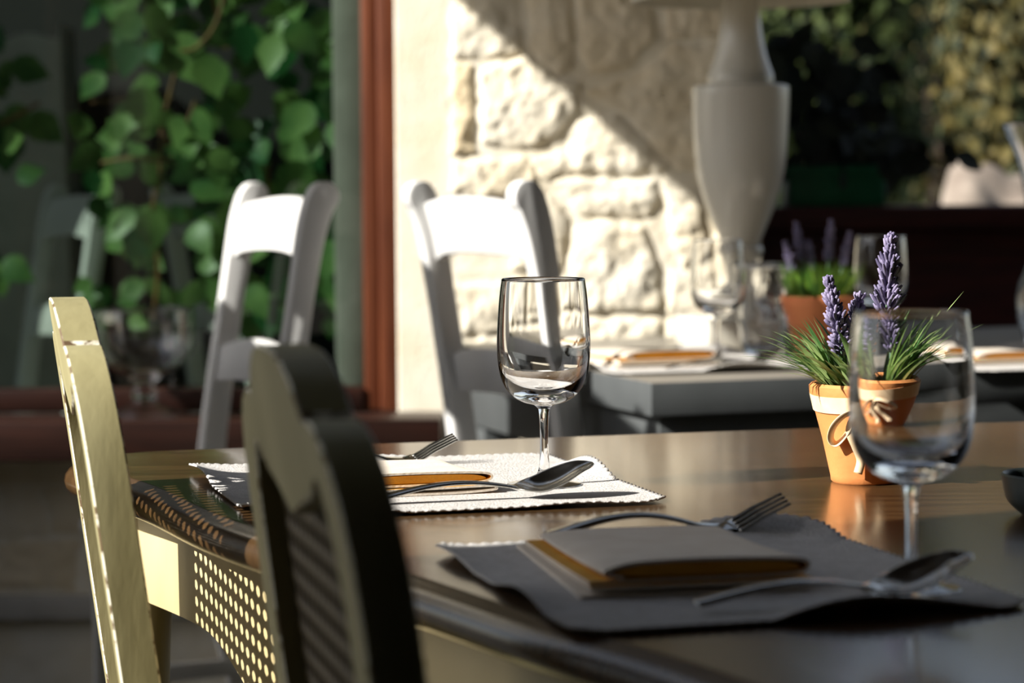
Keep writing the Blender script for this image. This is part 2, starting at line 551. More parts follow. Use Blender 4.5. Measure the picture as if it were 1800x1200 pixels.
PANE = pane_mat('window_glass', (0.46, 0.53, 0.49))
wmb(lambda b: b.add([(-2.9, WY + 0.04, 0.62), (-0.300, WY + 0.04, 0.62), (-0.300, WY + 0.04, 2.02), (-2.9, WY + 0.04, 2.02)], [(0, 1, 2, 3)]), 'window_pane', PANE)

# unseen wall added on the left to shade the near end of the table
structure(MB().box(-1.42, -1.28, -3.0, 1.31, 0, 2.6).build('shade_wall_left', M_WALL))

# unseen roof and hedges added to cut sky light from above, behind and right
M_SKYBLOCK = mat('sky_block_boards', (46, 36, 28), 0.8, (34, 27, 21), 6, (1, 12, 1))
M_BLOCKHEDGE = mat('light_block_hedge', (22, 34, 20), 0.9, (34, 48, 26), 12, bump=0.5)
structure(MB().box(-1.3, 4.6, -3.2, 3.2, 2.75, 2.83).build('sky_block_roof', M_SKYBLOCK))
structure(MB().box(-1.28, 4.6, -3.3, -3.1, 0, 2.75).build('sky_block_wall_near', M_BLOCKHEDGE))
structure(MB().box(-9, -1.3, -5.4, -5.0, 0, 4.2).build('dark_reflection_wall', M_BLOCKHEDGE))  # unseen, added to darken what the window pane mirrors
structure(MB().box(4.4, 4.6, -3.1, 4.6, 0, 2.75).build('sky_block_wall_right', M_BLOCKHEDGE))

# unseen awning, added to cast the diagonal shadow edge on the wall
AW = thing('awning', 'unseen cream canvas awning added above the stone wall to cast its diagonal shadow', 'awning', (1.0, WY - 0.02, 2.6))
AP = 1.60
b = MB().add([(-2.48, 0, 0), (3.0, 0, 0), (3.0, -AP, -AP * .336), (-2.48, -AP, -AP * .336)], [(0, 1, 2, 3)])
b.build('canopy', M_CANVAS, AW, solid=0.004)
MB().tube([(-2.48, -AP, -AP * .336), (3.0, -AP, -AP * .336)], 0.014).build('front_bar', M_TRELLIS, AW)
MB().tube([(-2.48, 0, 0), (3.0, 0, 0)], 0.014).build('wall_bar', M_TRELLIS, AW)

# unseen slatted screens, added to shade the white chairs and grey table
def screen(y0, y1, top, label, gaps):
    t = thing('shade_screen', label, 'screen', (-1.15, (y0 + y1) / 2, 0), 0, 'unseen slatted screens added for their shade')
    h = (y1 - y0) / 2
    for s in (-1, 1):
        MB().box(-.02, .02, s * h - .02, s * h + .02, 0, top + .03).build('post', M_TRELLIS, t, bevel=.003)
    for z in gaps:
        MB().box(-.012, .012, -h, h, z[0], z[1]).build('slat', M_TRELLIS, t, bevel=.002)
    return t
screen(3.76, 4.12, 1.24, 'unseen low slatted screen added to shade the white chair by the window', [(0.1, .8), (.82, 1.26)])
screen(3.02, 3.72, 1.62, 'unseen taller slatted screen added to shade the chair and side of the grey table', [(0.1, .55), (.6, 1.02), (1.06, 1.30), (1.40, 1.62)])

bx_ = MB().box(-1.9, -1.5, 4.2, 4.86, 0, .80).build('shade_hedge', M_BLOCKHEDGE, bevel=.03)  # unseen block added to keep sun off the wall foot
tag(bx_, 'unseen low hedge added left of the window to shade the foot of the house wall', 'hedge')

# ------------------------------------------------------------------ furniture: dining table
TZ = 0.75
TABLE = thing('dining_table', 'dark varnished wooden table with cream painted base in the foreground', 'table', (0.55, 1.9, 0))
edge_px = [(-0.365, 2.375), (-0.272, 2.155), (-0.170, 1.965), (-0.068, 1.782), (0.022, 1.610), (0.10, 1.475), (0.22, 1.25)]
outline = edge_px + [(0.42, 1.02), (0.70, 0.92), (1.05, 1.02), (1.40, 1.40), (1.55, 1.9), (1.45, 2.5), (1.12, 2.93), (0.85, 2.985),
                     (0.63, 2.965), (0.37, 2.905), (0.07, 2.825), (-0.13, 2.77), (-0.36, 2.715), (-0.452, 2.665), (-0.472, 2.60), (-0.45, 2.535)]
OUT = smooth_closed(outline, 8)
def offset_poly(pts, d):
    a = np.array(pts); n = np.roll(a, -1, 0) - np.roll(a, 1, 0)
    n = np.stack([n[:, 1], -n[:, 0]], -1); n /= np.linalg.norm(n, axis=1)[:, None]
    return a + n * d          # outline runs counter-clockwise: positive is outward
def loft_rings(rings, cap=True):
    b = MB(); n = len(rings[0][0]); vs = []
    for pts, z in rings: vs += [(p[0], p[1], z) for p in pts]
    fs = []
    for i in range(len(rings) - 1):
        for k in range(n):
            q = (k + 1) % n
            fs.append((i * n + k, i * n + q, (i + 1) * n + q, (i + 1) * n + k))
    if cap:
        fs.append(tuple(range(n))[::-1]); fs.append(tuple((len(rings) - 1) * n + k for k in range(n)))
    return b.add(vs, fs)
R = 0.018
rings = [(offset_poly(OUT, -0.03), TZ - 2 * R)]
for k in range(0, 9):
    a = -PI / 2 + PI * k / 8
    rings.append((offset_poly(OUT, R * math.cos(a) - R * .35), TZ - R - .001 + (R - .001) * math.sin(a)))
rings.append((offset_poly(OUT, -R * .35 - .002), TZ - 0.0004))
rings.append((offset_poly(OUT, -R * .35 - .006), TZ))
def place_child(o, root):
    o.parent = root
    o.matrix_parent_inverse = Matrix.Translation(-Vector(root.location))
    return o
place_child(loft_rings(rings).build('tabletop', M_WOOD, smooth=50), TABLE)
# cream apron with an arched lower edge
ap_o = offset_poly(OUT, -0.048); ap_i = offset_poly(OUT, -0.072)
def apron_z(p):
    d = min(max((p[1] - 2.12) / 0.24, 0), 1)
    return 0.562 + 0.048 * (0.5 - 0.5 * math.cos(PI * d))
n = len(OUT); vs = []
for pts, zf in ((ap_o, lambda p: TZ - 2 * R), (ap_o, apron_z), (ap_i, apron_z), (ap_i, lambda p: TZ - 2 * R)):
    vs += [(p[0], p[1], zf(p)) for p in pts]
fs = [(r * n + k, r * n + (k + 1) % n, ((r + 1) % 4) * n + (k + 1) % n, ((r + 1) % 4) * n + k) for r in range(4) for k in range(n)]
place_child(MB().add(vs, fs).build('apron', M_CREAMSIDE, smooth=40, bevel=0.004), TABLE)
for lx, ly in ((-0.450, 2.605), (0.36, 1.14), (1.35, 2.35), (1.18, 1.32)):
    dx, dy = lx - 0.5, ly - 1.95
    q = math.hypot(dx, dy); dx /= q; dy /= q
    pth = []; rad = []
    for z, o_, r in ((0.715, 0, .030), (0.66, 0, .030), (0.60, .004, .030), (0.54, .006, .028), (0.45, .004, .026), (0.30, -.012, .026), (0.15, -.014, .021), (0.05, 0, .022), (0.0, .012, .028)):
        pth.append((lx + dx * (o_ - .07), ly + dy * (o_ - .07), z)); rad.append(r)
    place_child(MB().tube(smooth_open(pth, 4), smooth_open([(r, 0) for r in rad], 4) and [a[0] for a in smooth_open([(r, 0) for r in rad], 4)], 16).build('leg', M_CREAMSIDE), TABLE)

# ------------------------------------------------------------------ cane-back chairs
def cane_chair(label):
    t = thing('cane_back_chair', label, 'chair', (0, 0, 0), 0, 'cane back chairs at the dark table')
    RK = 0.13
    half = [(0, .945), (.03, .9445), (.058, .939), (.082, .927), (.098, .912), (.104, .906), (.112, .909), (.130, .908), (.152, .900), (.172, .884), (.187, .862), (.196, .832), (.2, .795), (.2, .70), (.2, .60), (.198, .50), (.197, .44)]
    hole = [(0, .838), (.008, .8395), (.03, .846), (.055, .853), (.078, .857), (.098, .865), (.112, .874), (.122, .872), (.134, .858), (.145, .835), (.151, .80), (.153, .72), (.153, .62), (.152, .535)]
    outer = half + [(-y, z) for y, z in reversed(half[1:])]
    inner = hole + [(-y, z) for y, z in reversed(hole[1:])]
    def X(z): return -0.205 - RK * (z - .45) - 0.05 * max(0, z - .8) ** 2 * 4
    TH = 0.0165
    # ring between outer and inner outline, triangulated
    bm = bmesh.new()
    def loop(pts):
        vv = [bm.verts.new((0, y, z)) for y, z in pts]
        return vv, [bm.edges.new((vv[i], vv[(i + 1) % len(vv)])) for i in range(len(vv))]
    v1, e1 = loop(outer); v2, e2 = loop(inner)
    bmesh.ops.triangle_fill(bm, use_beauty=True, edges=e1 + e2)
    tris = [tuple(v.index for v in f.verts) for f in bm.faces if True]
    bm.verts.index_update()
    tris = [tuple(v.index for v in f.verts) for f in bm.faces]
    pts = [(v.co.y, v.co.z) for v in bm.verts]
    bm.free()
    b = MB()
    N = len(pts)
    vs = [(X(z) - TH, y, z) for y, z in pts] + [(X(z) + TH, y, z) for y, z in pts]
    fs = [tuple(f) for f in tris] + [tuple(i + N for i in reversed(f)) for f in tris]
    no = len(outer); ni = len(inner)
    fs += [(i, (i + 1) % no, N + (i + 1) % no, N + i) for i in range(no)]
    fs += [(no + i, no + (i + 1) % ni, N + no + (i + 1) % ni, N + no + i) for i in range(ni)]
    b.add(vs, fs)
    fr = b.build('back_frame', [M_CREAM, M_CHIP], t, bevel=0.0016, seg=1, smooth=30)
    # worn edges: bevel faces carry the chipped paint
    for p in fr.data.polygons:
        if p.area < 6e-4 and max(abs(p.normal.x), abs(p.normal.z), abs(p.normal.y)) < 0.9:
            p.material_index = 1
    # cane panel: octagonal holes
    c = MB(); P = 0.0182; r = 0.0058
    def inside(y, z):
        d = poly_sd(np.array([[y]]), np.array([[z]]), inner)[0, 0]
        return d > -0.008
    ny = 10
    for iy in range(-ny, ny + 1):
        for iz in range(0, 22):
            yc = iy * P; zc = .53 + iz * P
            if not inside(yc, zc): continue
            sq = [(P / 2, 0), (P / 2, P / 2), (0, P / 2), (-P / 2, P / 2), (-P / 2, 0), (-P / 2, -P / 2), (0, -P / 2), (P / 2, -P / 2)]
            oc = [(r * math.cos(k * PI / 4), 1.15 * r * math.sin(k * PI / 4)) for k in range(8)]
            vs = [(X(zc + q[1]), yc + q[0], zc + q[1]) for q in sq] + [(X(zc + q[1]), yc + q[0], zc + q[1]) for q in oc]
            c.add(vs, [(k, (k + 1) % 8, 8 + (k + 1) % 8, 8 + k) for k in range(8)])
    c.build('cane_panel', M_CANE, t, solid=0.0028)
    # seat, rails, legs
    se = smooth_closed([(.235, -.20), (.25, 0), (.235, .20), (.10, .235), (-.19, .19), (-.19, -.19), (.10, -.235)], 6)
    MB().prism(se, .425, .462).build('seat', M_CREAM, t, bevel=.008)
    MB().prism([(p[0] * .93, p[1] * .93) for p in se], .37, .425).build('seat_rail', M_CREAM, t, bevel=.004)
    for s in (-1, 1):
        MB().tube([(.20, s * .18, .425), (.212, s * .19, .33), (.195, s * .18, .15), (.205, s * .185, 0)], [.026, .027, .016, .02], 12).build('leg', M_CREAM, t)
        MB().tube([(X(.5), s * .178, .5), (X(.44), s * .178, .44), (-.215, s * .178, .3), (-.27, s * .178, 0)], [.019, .02, .019, .017], 10).build('leg', M_CREAM, t)
    return t
ca = math.radians(14.5)
chairA = cane_chair('cream distressed chair seen edge-on at the far left of the table')
def put_chair(ch, cx, cyy, rz, zref=.75, X0=-0.244):
    ch.rotation_euler = (0, 0, rz)
    ch.location = (cx - X0 * math.cos(rz), cyy - X0 * math.sin(rz), 0)
put_chair(chairA, -0.374, 2.20, math.radians(13.0))
chairB = dup(chairA, (0, 0, 0), 0, 'cane back chair in shade, nearest the camera with its scalloped opening visible')
put_chair(chairB, -0.112, 1.525, math.radians(14.5))

# ------------------------------------------------------------------ white chairs
def white_chair(label):
    t = thing('white_chair', label, 'chair', (0, 0, 0), 0, 'white painted chairs with curled back posts')
    cl = smooth_open([(-.285, 0), (-.225, .25), (-.20, .44), (-.205, .55), (-.222, .68), (-.244, .82), (-.261, .92), (-.272, .975), (-.284, 1.012), (-.292, 1.026)], 6)
    L_ = []; R_ = []
    for i, p in enumerate(cl):
        a = np.array(cl[max(i - 1, 0)]); c_ = np.array(cl[min(i + 1, len(cl) - 1)])
        d = (c_ - a) / np.linalg.norm(c_ - a); nrm = np.array([-d[1], d[0]])
        wdt = 0.020 + 0.006 * max(0, (p[1] - .8) / .23) ** 2 + 0.003 * max(0, (.44 - abs(p[1] - .44)) / .44)
        L_.append(tuple(np.array(p) + nrm * wdt)); R_.append(tuple(np.array(p) - nrm * wdt))
    e = np.array(cl[-1]); d = (e - np.array(cl[-2])); d /= np.linalg.norm(d)
    cap = []
    w0 = np.linalg.norm(np.array(L_[-1]) - e); nrm = (np.array(L_[-1]) - e) / w0
    for k in range(1, 8):
        a = PI * k / 8
        cap.append(tuple(e + w0 * (nrm * math.cos(a) + d * math.sin(a))))
    prof = L_ + cap + R_[::-1]
    for s in (-1, 1):
        MB().prism(prof, s * .19 - .017, s * .19 + .017, 'y').build('back_post', M_WHITE, t, bevel=.004)
    cx = lambda z: float(np.interp(z, [p[1] for p in cl], [p[0] for p in cl]))
    def slat(z0f, z1f, th, name, bow=.012):
        ny = 25; b = MB(); vs = []
        for k in range(ny):
            u = -1 + 2 * k / (ny - 1)
            y = u * .176; z0, z1 = z0f(u), z1f(u)
            bx = -bow * (1 - u * u)
            for z, o_ in ((z0, -th), ((z0 + z1) / 2, -th), (z1, -th), (z1, th), ((z0 + z1) / 2, th), (z0, th)):
                vs.append((cx(z) + .004 + bx + o_, y, z))
        fs = [(k * 6 + j, k * 6 + (j + 1) % 6, (k + 1) * 6 + (j + 1) % 6, (k + 1) * 6 + j) for k in range(ny - 1) for j in range(6)]
        fs += [tuple(range(6)), tuple((ny - 1) * 6 + j for j in range(6))[::-1]]
        b.add(vs, fs).build(name, M_WHITE, t, bevel=.003)
    slat(lambda u: .922 + .010 * (1 - u * u) - .012 * max(0, abs(u) - .8) * 5 * .6, lambda u: 1.012 + .014 * (1 - u * u), .010, 'top_rail')
    slat(lambda u: .690 + .010 * (1 - u * u), lambda u: .755 + .020 * (1 - u * u), .009, 'back_slat')
    se = smooth_closed([(.20, -.205), (.20, .205), (-.20, .185), (-.20, -.185)], 8)
    MB().prism([(.055, -.14), (.065, -.08), (.065, .08), (.055, .14), (-.19, .175), (-.19, -.175)], .435, .46).build('seat', M_WHITE, t, bevel=.008)
    MB().box(-.18, .045, -.12, .12, .37, .435).build('seat_rail', M_WHITE, t, bevel=.003)
    for s in (-1, 1):
        MB().box(.0, .04, s * .10 - .02, s * .10 + .02, 0, .435).build('leg', M_WHITE, t, bevel=.003)
        MB().box(-.23, .02, s * .115 - .01, s * .115 + .01, .16, .19).build('stretcher', M_WHITE, t, bevel=.003)
    return t
def put_white(ch, px, y, deg, z=.9):
    p = at(px, 322 + (1.046 - z) * 4250 / y, y=y)
    rz = math.radians(deg)
    ch.rotation_euler = (0, 0, rz); ch.location = (p.x + .255 * math.cos(rz), p.y + .255 * math.sin(rz), 0)
chD = white_chair('sunlit white chair facing the grey table, against the pale stone wall')
put_white(chD, 861, 3.96, 28)
chC = dup(chD, (0, 0, 0), 0, 'white chair standing in front of the window, left of the brown frame')
put_white(chC, 470, 4.25, 204)
chG = dup(chD, (0, 0, 0), 0, 'white chair set behind the window glass to stand in for a reflection, beside the grey pillar')
put_white(chG, 118, 5.62, 208)  # real chair in place of one mirrored in the pane
chH = dup(chD, (0, 0, 0), 0, 'white chair set behind the window glass to stand in for a reflection, partly hidden by the vine')
put_white(chH, 362, 5.72, 29)  # second stand-in for a mirrored chair

# ------------------------------------------------------------------ grey table by the wall
A2 = math.radians(19)
T2 = thing('side_dining_table', 'grey painted table by the stone wall carrying the lamp', 'table', (0.206, 3.574, 0), A2)
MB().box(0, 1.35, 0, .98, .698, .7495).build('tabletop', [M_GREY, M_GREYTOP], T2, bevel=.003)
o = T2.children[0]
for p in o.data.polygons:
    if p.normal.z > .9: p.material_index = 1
MB().box(.022, 1.33, .022, .96, .60, .698).build('apron', M_GREY, T2, bevel=.003)
for x in (.03, 1.25):
    for y in (.03, .88):
        MB().box(x, x + .07, y, y + .07, 0, .60).build('leg', M_GREY, T2, bevel=.003)

# ------------------------------------------------------------------ place settings
DIN = math.radians(16)
U = Vector((math.cos(DIN), math.sin(DIN), 0)); V = Vector((-math.sin(DIN), math.cos(DIN), 0))
def placemat(label, seed, a=.155, bb=.2):
    def wave(u, v):
        eu, ev = abs(u), abs(v)
        e = max(eu, ev)
        k = max(0, (e - .72) / .28)
        ph = math.atan2(v * bb, u * a)
        return .0022 + .013 * k * k * max(0, math.sin(ph * 5 + seed) * .6 + math.sin(ph * 3 + seed * 2.1) * .5)
    nu, nv = 125, 161
    def fn(i, j):
        u = -1 + 2 * i / (nu - 1); v = -1 + 2 * j / (nv - 1)
        rr = .10      # rounded corners
        sc = abs(math.sin(PI * v * bb / .0105)) * .0032 * abs(u) ** 30
        sd_ = abs(math.sin(PI * u * a / .0105)) * .0032 * abs(v) ** 30
        c = max(0, abs(u) - (1 - rr * 1.2)) / (rr * 1.2); d = max(0, abs(v) - (1 - rr)) / rr
        q = 1 - .05 * (c * d)
        bead = .0012 * (abs(u) ** 40 + abs(v) ** 40) * abs(math.sin(PI * (v * bb if abs(u) > abs(v) else u * a) / .0105))
        return ((u * a + math.copysign(sc, u)) * q, (v * bb + math.copysign(sd_, v)) * q, wave(u, v) + bead)
    o = MB().grid(fn, nu, nv).build('placemat', M_LINEN, smooth=60, weld=False, solid=.0018, off=-1)
    return tag(o, label, 'placemat', 'white scalloped placemats')

def napkin(label):
    """stacked folds, the top one open towards the near end and orange inside"""
    t = thing('napkin', label, 'napkin', (0, 0, 0), 0, 'folded napkins')
    L_ = .25
    def strip(path, name, th, y0, y1, inner, skew=0.0):
        P = smooth_open(path, 6)
        n_ = len(P); vs = []; fs = []; mi = []
        NV = 9
        for j in range(NV):
            v = j / (NV - 1)
            y = y0 + (y1 - y0) * v
            for side in (0, 1):
                for i, p in enumerate(P):
                    a = np.array(P[max(i - 1, 0)]); c = np.array(P[min(i + 1, n_ - 1)])
                    d = (c - a) / (np.linalg.norm(c - a) + 1e-9); nr = np.array([-d[1], d[0]])
                    q = np.array(p) + nr * th * (.5 if side else -.5)
                    flat = 1 - .45 * math.sin(v * PI / 2) * (1 if q[1] > .006 else 0)
                    vs.append((q[0] + skew * v, y, max(.0, q[1] * flat)))
        for j in range(NV - 1):
            for side in (0, 1):
                for i in range(n_ - 1):
                    a = j * 2 * n_ + side * n_ + i
                    fs.append((a, a + 1, a + 2 * n_ + 1, a + 2 * n_)); mi.append(1 if (side == 1) == inner else 0)
        for j in range(NV - 1):
            for i in (0, n_ - 1):
                a = j * 2 * n_ + i
                fs.append((a, a + n_, a + 3 * n_, a + 2 * n_)); mi.append(0)
        for j in (0, NV - 1):
            for i in range(n_ - 1):
                a = j * 2 * n_ + i
                fs.append((a, a + 1, a + n_ + 1, a + n_)); mi.append(0)
        b = MB(); b.add(vs, fs); b.mi = mi
        return b.build(name, [M_NAPKIN, M_ORANGE], t, smooth=50)
    strip([(-.085, .0015), (-.02, .0018), (.05, .002), (.083, .004), (.086, .0065), (.08, .0085), (.03, .0078), (-.04, .0074), (-.078, .0075)], 'lower_fold', .0024, -L_ / 2, L_ / 2, False)
    strip([(-.078, .0105), (-.02, .0112), (.03, .0115), (.07, .0125), (.083, .0165), (.076, .0225), (.03, .0245), (-.02, .0245), (-.05, .0225), (-.066, .017), (-.052, .0135)][::-1], 'top_fold', .0024, -L_ / 2 + .006, L_ / 2 - .004, False)
    P = smooth_closed([(.078, .0165), (.066, .0205), (.03, .0220), (-.02, .0220), (-.048, .0200), (-.058, .0165), (-.048, .0140), (-.01, .0134), (.04, .0136), (.07, .0142)], 5)
    vs = []; NV = 9
    for j in range(NV):
        v = j / (NV - 1)
        fl = 1 - .45 * math.sin(v * PI / 2)
        vs += [(p[0], -L_ / 2 + .009 + (L_ - .02) * v, p[1] * fl) for p in P]
    m_ = len(P)
    fs = [(j * m_ + i, j * m_ + (i + 1) % m_, (j + 1) * m_ + (i + 1) % m_, (j + 1) * m_ + i) for j in range(NV - 1) for i in range(m_)]
    fs += [tuple(range(m_)), tuple((NV - 1) * m_ + i for i in range(m_))[::-1]]
    o = MB().add(vs, fs).build('inner_fold', M_ORANGE, t, smooth=50)
    o['label'] = 'orange inner fold showing at the open end'
    return t

def spoon(label):
    n_ = 46; m_ = 11; L_ = .205
    def fn(i, j):
        t = i / (n_ - 1); x = -.5 * L_ + L_ * t
        s = -1 + 2 * j / (m_ - 1)
        if t < .64:
            k = t / .64
            w_ = .0072 - .0042 * k ** .8 if k < .92 else .0031
            z = .0022 + .009 * math.sin(PI * k ** 1.1) + .004 * (k)
            dz = -.0012 * s * s
        else:
            k = (t - .64) / .36
            w_ = .0031 + .0200 * math.sin(PI * min(1, k * .97 + .02) ** .85) ** .72 if k < .995 else .002
            z = .0062 - .0045 * math.sin(PI * min(k * 1.25, 1)) + .030 * max(0, k - .25) ** 1.3
            dz = .0085 * math.sin(PI * k) * (s * s - .0)
        e = .0024 if t < .02 else 0
        return (x, w_ * s * (1 - e * 100), z + dz)
    o = MB().grid(fn, n_, m_).build('spoon', M_STEEL, smooth=60, solid=.0016, off=1, subd=1)
    return tag(o, label, 'spoon', 'steel spoons')

def fork(label):
    b = MB(); L_ = .205
    zf = lambda t: (.0024 + .014 * math.sin(PI * (t / .64) ** 1.1) + .003 * t / .64) if t < .64 else (.0054 - .0035 * math.sin(PI * min((t - .64) / .36 * 1.5, 1)) + .034 * max(0, (t - .64) / .36 - .3) ** 1.2)
    n_ = 34; m_ = 5
    def fn(i, j):
        t = .79 * i / (n_ - 1); s = -1 + 2 * j / (m_ - 1)
        k = t / .62
        w_ = .0075 - .0045 * min(k, 1) ** .8 if k < 1 else .003 + .0095 * math.sin(PI / 2 * min(1, (t - .62) / .13))
        return (-.5 * L_ + L_ * t, w_ * s, zf(t) - .001 * s * s)
    b.grid(fn, n_, m_)
    for k in range(4):
        yc = (-1.5 + k) * .0068
        def fg(i, j):
            t = .785 + .215 * i / 11; s = -1 + 2 * j / 2
            w_ = .0021 - .0012 * (i / 11) ** 2
            return (-.5 * L_ + L_ * t, yc + w_ * s, zf(t))
        b.grid(fg, 12, 3)
    o = b.build('fork', M_STEEL, smooth=60, solid=.0018, off=1)
    return tag(o, label, 'fork', 'steel forks')

def glass_profile():
    outer = [(.0415, .206), (.0437, .190), (.0455, .168), (.0466, .145), (.0462, .128), (.0438, .111), (.0385, .098), (.0300, .0885), (.0200, .083), (.0105, .0805), (.0062, .077)]
    inner = [(.0400, .206), (.0421, .190), (.0438, .168), (.0447, .145), (.0440, .129), (.0410, .114), (.0350, .103), (.0255, .0955), (.0140, .0922), (.0001, .0915)]
    return outer, inner
def wine_glass(label):
    t = thing('wine_glass', label, 'wine glass', (0, 0, 0), 0, 'stemmed wine glasses')
    outer, inner = glass_profile()
    so_ = smooth_open(outer, 5); si = smooth_open(inner, 5)
    prof = si[::-1] + [(.04075, .2067)] + so_
    MB().lathe(prof[::-1], 72).build('bowl', M_GLASS, t, smooth=75, recalc=False)
    st = smooth_open([(.0062, .077), (.0050, .070), (.0043, .055), (.0043, .035), (.0052, .020), (.0075, .011), (.0115, .0068)], 5)
    MB().lathe(st[::-1], 48).build('stem', M_GLASS, t, smooth=75, recalc=False)
    ft = smooth_open([(.0115, .0068), (.020, .0040), (.030, .0024), (.0365, .0016), (.0372, .0008), (.0365, .0000), (.020, .0006), (.0001, .0008)], 4)
    MB().lathe(ft[::-1], 64).build('foot', M_GLASS, t, smooth=75, recalc=False)
    return t

mat1 = Vector((-0.075, 2.365, TZ)); mat2 = Vector((0.147, 1.793, TZ)); mat3 = Vector((0.268, 3.925, TZ)); mat4 = Vector((0.83, 3.93, TZ))
MT = .0040
pm1 = placemat('white lace-edged placemat in sun under the sharp wine glass', 0.6, a=.192, bb=.205)
pm1.location = mat1 - U * .022; pm1.rotation_euler = (0, 0, DIN)
pm2 = placemat('white lace-edged placemat in shade in the front right of the table', 2.4, a=.165, bb=.195)
pm2.location = mat2; pm2.rotation_euler = (0, 0, DIN)
pm3 = dup(pm2, mat3, DIN, 'placemat under the orange napkin on the grey table')
pm4 = dup(pm2, mat4, DIN, 'placemat at the right end of the grey table')

nk1 = napkin('folded cream and orange napkin in sun, behind the near cane back chair')
nk1.location = mat1 + U * (-.055) + V * (-.006) + Vector((0, 0, MT)); nk1.rotation_euler = (0, 0, DIN); nk1.scale = (1, .8, .85)
nk2 = dup(nk1, mat2 + U * (-.03) + V * (.036) + Vector((0, 0, MT)), DIN - .10, 'folded napkin in shade on the front placemat'); nk2.scale = (1, 1, 1)
nk3 = dup(nk1, mat3 + U * (-.055) + V * (.02) + Vector((0, 0, MT)), DIN, 'orange napkin on the grey table, left of its wine glass'); nk3.scale = (1, 1, 1.1)
nk4 = dup(nk1, mat4 + U * (-.06) + V * (.0) + Vector((0, 0, MT)), DIN, 'cream folded napkin at the right end of the grey table')

sp1 = spoon('steel spoon in sun at the foot of the sharp wine glass')
def put(o, base, u, v, rz=0.0, z=MT, roll=0.0):
    o.location = base + U * u + V * v + Vector((0, 0, z)); o.rotation_euler = (roll, 0, DIN + rz)
put(sp1, mat1, .010, -.150, 0, MT + .0042, .22)
sp2 = dup(sp1, (0, 0, 0), 0, 'steel spoon in shade at the foot of the near blurred wine glass'); put(sp2, mat2, .034, -.152, 0, MT + .0042, .22)
sp3 = dup(sp1, (0, 0, 0), 0, 'steel spoon on the grey table beside the orange napkin'); put(sp3, mat3, .030, -.145)
sp4 = dup(sp1, (0, 0, 0), 0, 'steel spoon at the right end of the grey table'); put(sp4, mat4, .06, -.155)
fk1 = fork('steel fork with raised tines in sun, casting a shadow on the white placemat')
put(fk1, mat1, -.046, .150, 0, MT + .0014, .2)
fk2 = dup(fk1, (0, 0, 0), 0, 'blurred steel fork behind the shaded napkin'); put(fk2, mat2, .030, .182, 0, MT + .0036, .3)

g1 = wine_glass('empty wine glass in sharp focus at the centre of the table')
g1.scale = (.97,) * 3
g1.location = (at(957, 852, z=TZ + MT).x, at(957, 852, z=TZ + MT).y, TZ + MT)
def glass_at(px, py, label, scale=0.965, z=TZ + MT):
    p = at(px, py, z=z)
    return dup(g1, (p.x, p.y, z), 0, label, scale)
glass_at(1601, 1035, 'large blurred wine glass nearest the camera, in front of the lavender pot')
glass_at(1262, 638, 'wine glass on the grey table in front of the white lamp')
glass_at(1548, 622, 'wine glass on the grey table behind the tall lavender flower', .98, TZ)

# ------------------------------------------------------------------ lavender pots
def blade(b, base, az, lean, length, wd, droop, mi=0):
    n_ = 7; d = Vector((math.cos(az), math.sin(az), 0)); side = Vector((-d.y, d.x, 0))
    vs = []
    for k in range(n_):
        t = k / (n_ - 1)
        p = Vector(base) + d * (length * (lean * t + droop * t * t * .5)) + Vector((0, 0, length * (t * math.sqrt(max(.05, 1 - lean * lean)) - droop * t * t * .45)))
        w_ = wd * (math.sin(PI * min(1, t * .85 + .15)) ** .8) * (1 if k < n_ - 1 else .08)
        up = Vector((-d.x * .4, -d.y * .4, .3)) * w_ * .5
        vs += [p - side * w_ + up, p, p + side * w_ + up]
    fs = []
    for k in range(n_ - 1):
        for j in range(2):
            a = k * 3 + j
            fs.append((a, a + 1, a + 4, a + 3))
    b.add(vs, fs, mi)

def spike(parent, base, top, h0, rmax, seed, name='flower_spike'):
    """one lavender flower: stem with whorls of buds from height share h0 to the top"""
    rd = random.Random(seed)
    base = Vector(base); top = Vector(top)
    ax = (top - base).normalized()
    s1 = ax.cross(Vector((0, 1, 0))).normalized(); s2 = ax.cross(s1)
    b = MB()
    mid = base.lerp(top, .5) + Vector((0, 0, 0))
    b.tube([base, base.lerp(top, .4), base.lerp(top, .8), top], [.0016, .0014, .0012, .0006], 6, 1)
    H = (top - base).length
    t = h0
    while t < 1.0:
        q = (t - h0) / (1 - h0)
        r = rmax * (.55 + .6 * math.sin(PI * (q * .8 + .18))) * (.85 + .15 * math.sin(q * 22)) * (.55 if q > .93 else 1)
        nb = 9 if q < .9 else 6
        for k in range(nb):
            a = 2 * PI * (k + rd.random() * .6) / nb
            o_ = s1 * math.cos(a) + s2 * math.sin(a)
            dirv = (o_ * (1 - .5 * q) + ax * (.55 + .7 * q + rd.random() * .3)).normalized()
            ln = r * (.75 + .5 * rd.random())
            p0 = base + ax * (H * t) + o_ * .001
            pts = [p0, p0 + dirv * ln * .35, p0 + dirv * ln * .75, p0 + dirv * ln]
            b.tube(pts, [.0007, .0013, .0020, .0010], 5, 0)
        t += .0050 / H
    return b.build(name, [M_BUD, M_STEM], parent, smooth=80)

def pot_mesh(t, rim, base, h, m):
    pr = [(0.0005, .004), (base - .006, .004), (base - .006, h * .2), (rim - .012, h * .86), (rim - .0055, h - .001), (rim - .003, h), (rim, h - .003), (rim - .0005, h - .010), (rim - .0022, h - .014), (base + (rim - base) * .45 - .0005, h * .45), (base + .0015, .007), (base + .001, .002), (base - .001, 0), (.0005, 0)]
    return MB().lathe(pr, 64).build('pot', m, t, smooth=40)

